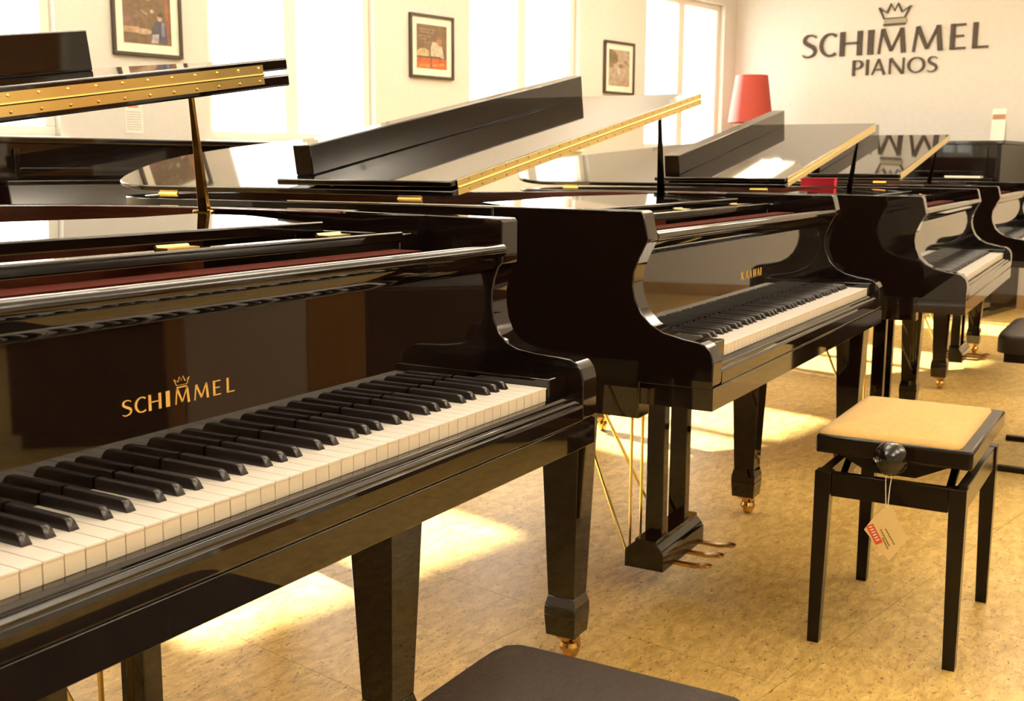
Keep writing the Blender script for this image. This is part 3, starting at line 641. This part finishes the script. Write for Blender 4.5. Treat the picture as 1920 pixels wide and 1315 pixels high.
picture('framed print with a seated figure beside a parked car, nearest on window wall',1.741,1.61,[
 ((.62,.36,.22),rc(.0,.19,.33,.30)),((.72,.50,.32),ov(.42,.225,.16,.055)),((.30,.16,.11),[(0,.33),(.24,.33),(.30,.50),(.28,.53),(.0,.53)]),((.42,.16,.06),rc(.88,0,.96,1)),
 ((.10,.09,.13),[(.58,.03),(.92,.03),(.90,.30),(.84,.43),(.70,.44),(.60,.30)]),((.62,.52,.55),[(.56,.02),(.72,.03),(.74,.20),(.60,.18)]),((.30,.30,.42),[(.78,.16),(.86,.16),(.86,.40),(.80,.42)]),
 ((.70,.45,.30),ov(.76,.49,.05,.06)),((.13,.09,.06),ov(.78,.545,.065,.04)),(WT_,scrib(.1,.6,.92)),(WT_,scrib(.12,.5,.86)),(WT_,scrib(.15,.58,.80)),((.6,.55,.35),ov(.60,.60,.04,.035)),((.5,.42,.3),[(.35,.60),(.5,.52),(.51,.54),(.36,.62)])],(.24,.145,.065))
picture('framed print of a man in a white shirt above orange, middle of window wall',3.787,1.618,[
 ((.72,.16,.035),rc(0,0,1,.24)),((.85,.33,.08),[(.05,.02),(.45,.03),(.42,.10),(.1,.09)]),((.85,.36,.09),[(.5,.05),(.9,.09),(.9,.14),(.55,.11)]),((.16,.09,.045),rc(0,.24,1,.285)),((.16,.09,.045),rc(.46,0,.485,.25)),
 ((.80,.60,.32),[(0,.28),(.42,.28),(.40,.40),(.28,.46),(.12,.45),(0,.38)]),((.80,.70,.52),[(.46,.29),(.74,.29),(.86,.25),(.90,.26),(.84,.52),(.70,.60),(.52,.62),(.46,.48)]),
 ((.60,.27,.10),ov(.74,.63,.085,.10)),((.36,.22,.12),ov(.74,.71,.07,.05)),(WT_,scrib(.05,.60,.88,.02)),(WT_,scrib(.08,.55,.82,.02)),(WT_,scrib(.05,.45,.73,.02)),(WT_,scrib(.08,.32,.66,.02)),(WT_,scrib(.22,.45,.58,.04))],(.25,.14,.06))
picture('framed pale print with a dark tree and red patch, farthest on window wall',5.845,1.618,[
 ((.28,.19,.10),[(0,.62),(.30,.62),(.46,.70),(.40,.85),(.28,.95),(.1,1),(0,1)]),((.34,.24,.13),[(0,.52),(.20,.50),(.25,.62),(0,.66)]),((.33,.22,.12),ov(.58,.56,.12,.06)),((.42,.24,.10),[(.70,.68),(.98,.55),(1,.6),(.85,.72)]),
 ((.62,.12,.06),ov(.86,.08,.14,.08)),((.62,.40,.28),rc(.50,.02,.95,.16)),((.80,.70,.50),ov(.48,.40,.10,.1))],(.66,.50,.36))
# notices
def notice(label,u0,z0_,w_,h_,rows,head):
    t=thing('notice',label,'notice',rp(u0,Vf,z0_),-A)
    MB().box(0,w_,-.002,-.0004,0,h_).obj('sheet',PAPER,t,smooth=0)
    mb=MB()
    for k in range(rows):
        zz=h_*.12+k*h_*.68/rows; x=.08
        while x<.85:
            l=random.uniform(.06,.14); mb.box(w_*x,w_*min(.9,x+l),-.0028,-.0021,zz,zz+.0045); x+=l+.03
    mb.obj('print_lines',mat('grey_ink',(.45,.40,.34),.7),t,smooth=0)
    if head: MB().box(w_*.15,w_*.75,-.0028,-.0021,h_*.88,h_*.96).obj('heading',mat('red_heading',(.75,.22,.16),.6),t,smooth=0)
notice('white printed sheet with small red heading, on the pier below the nearest picture',1.795,1.225,.10,.145,8,True)
notice('small white card with faint marks on the pier below the middle picture',3.49,1.24,.09,.05,1,True)

# ------------------------------------------------------------------ floor lamp, leaflet, booklet, red box
fl_=thing('floor_lamp','floor lamp with a tapering red shade in the far corner beside the sign','lamp',rp(7.30,3.735))
MB().lathe([(0,0),(.15,0),(.15,.018),(.03,.03),(.012,.06)],n=32).obj('base',CHROME,fl_)
MB().tube([(0,0,.04),(0,0,1.74)],.010,12).obj('pole',CHROME,fl_)
MB().lathe([(.185,1.43),(.1315,1.815),(.1295,1.815),(.183,1.43),(.185,1.43)],n=40).obj('lamp_shade',RED,fl_)
MB().lathe([(0,1.60),(.03,1.62),(.035,1.66),(.015,1.71),(.012,1.74)],n=16).obj('bulb',WHITE,fl_)
MB().tube([(-.133,0,1.75),(.133,0,1.75)],.002,6).tube([(0,-.133,1.75),(0,.133,1.75)],.002,6).obj('shade_holder',CHROME,fl_)
lf=thing('leaflet','white folded leaflet with a brown photo band standing on the upright piano','leaflet',rp(7.44,1.81,1.262),-A-PI/2)
MB().prism([(-.02,0),(-.0185,0),(.0015,.235),(0,.236)],0,.10,'x').prism([(.03,0),(.0315,0),(.0,.236),(-.001,.235)],0,.10,'x').obj('card',PAPER,lf,smooth=0)
MB().prism([(-.0085,.158),(-.0075,.158),(-.0045,.195),(-.0055,.195)],.004,.096,'x').obj('photo_band',mat('photo_brown',(.30,.14,.06),.5),lf,smooth=0)
bk=thing('booklet','white booklet lying on the music ledge of the far upright piano','booklet',rp(7.125,2.02,.9945),-A-PI/2)
MB().box(0,.26,0,.06,0,.014).obj('pages',PAPER,bk,bevel=.002)
MB().box(0,.26,0,.06,.0142,.0152).obj('cover',PAPER,bk,smooth=0)
# ------------------------------------------------------------------ things behind the camera side that the lacquer mirrors
ca=thing('added_low_cabinet','added low cabinet out of view, doors toned for reflections in the first piano','cabinet',(1.77,-1.87,0),math.radians(48))  # made-up cabinet, its doors spaced and toned to shape the fallboard reflection
MB().box(-.98,.98,-.42,-.001,.06,.60).obj('body',DARKW,ca,bevel=.003)
for q0,q1,m_ in ((-.97,-.412,DARKW),(-.408,-.340,WOOD),(-.336,.124,GREYP),(.128,.352,WOOD),(.356,.97,DARKW)): MB().box(q0,q1,0,.02,.07,.59).obj('door',m_,ca,bevel=.002)
MB().box(-.95,.95,-.40,-.02,0,.059).obj('plinth',INK,ca)
ms=thing('music_stand','black folding music stand standing on the open floor','music stand',rp(5.9,-2.2))
MB().tube([(0,0,.25),(0,0,1.15)],.010,10).obj('pole',BLACKM,ms)
for k in range(3):
    a=k*2*PI/3+.4; MB().tube([(0,0,.30),(.28*math.cos(a),.28*math.sin(a),.008)],.008,8).obj('leg',BLACKM,ms)
MB().prism([(-.12,1.08),(-.115,1.08),(.025,1.36),(.02,1.36)],-.24,.24,'x').obj('desk_plate',BLACKM,ms)
MB().box(-.24,.24,-.165,-.12,1.07,1.078).obj('desk_lip',BLACKM,ms)

tcab=thing('added_tall_cabinet','added tall dark cabinet out of view, darkening reflections in the first piano','cabinet',rp(6.6,-4.17),-A)  # unseen cabinet added to darken what the first piano mirrors
MB().box(0,1.19,0,.9,.08,2.1).obj('body',DARKW,tcab,bevel=.004)
for k in range(2): 
    dd=MB().box(.02+k*.58,.59+k*.58,.901,.92,.10,2.08).obj('door',DARKW,tcab,bevel=.003)
    MB().tube([(.55+k*.09,.93,1.0),(.55+k*.09,.93,1.2)],.006,8).obj('handle',CHROME,dd)
MB().box(.02,1.17,.02,.86,0,.079).obj('plinth',INK,tcab)
rb=thing('red_box','small crimson box on the far rim of the third piano, under its raised lid','box',(3.612,.575,KZ-.004+.2628),.03)
MB().box(-.024,.024,-.075,.075,0,.030).obj('body',CRIM,rb,bevel=.002)
MB().box(-.025,.025,-.076,.076,.0303,.036).obj('box_lid',CRIM,rb,bevel=.001)
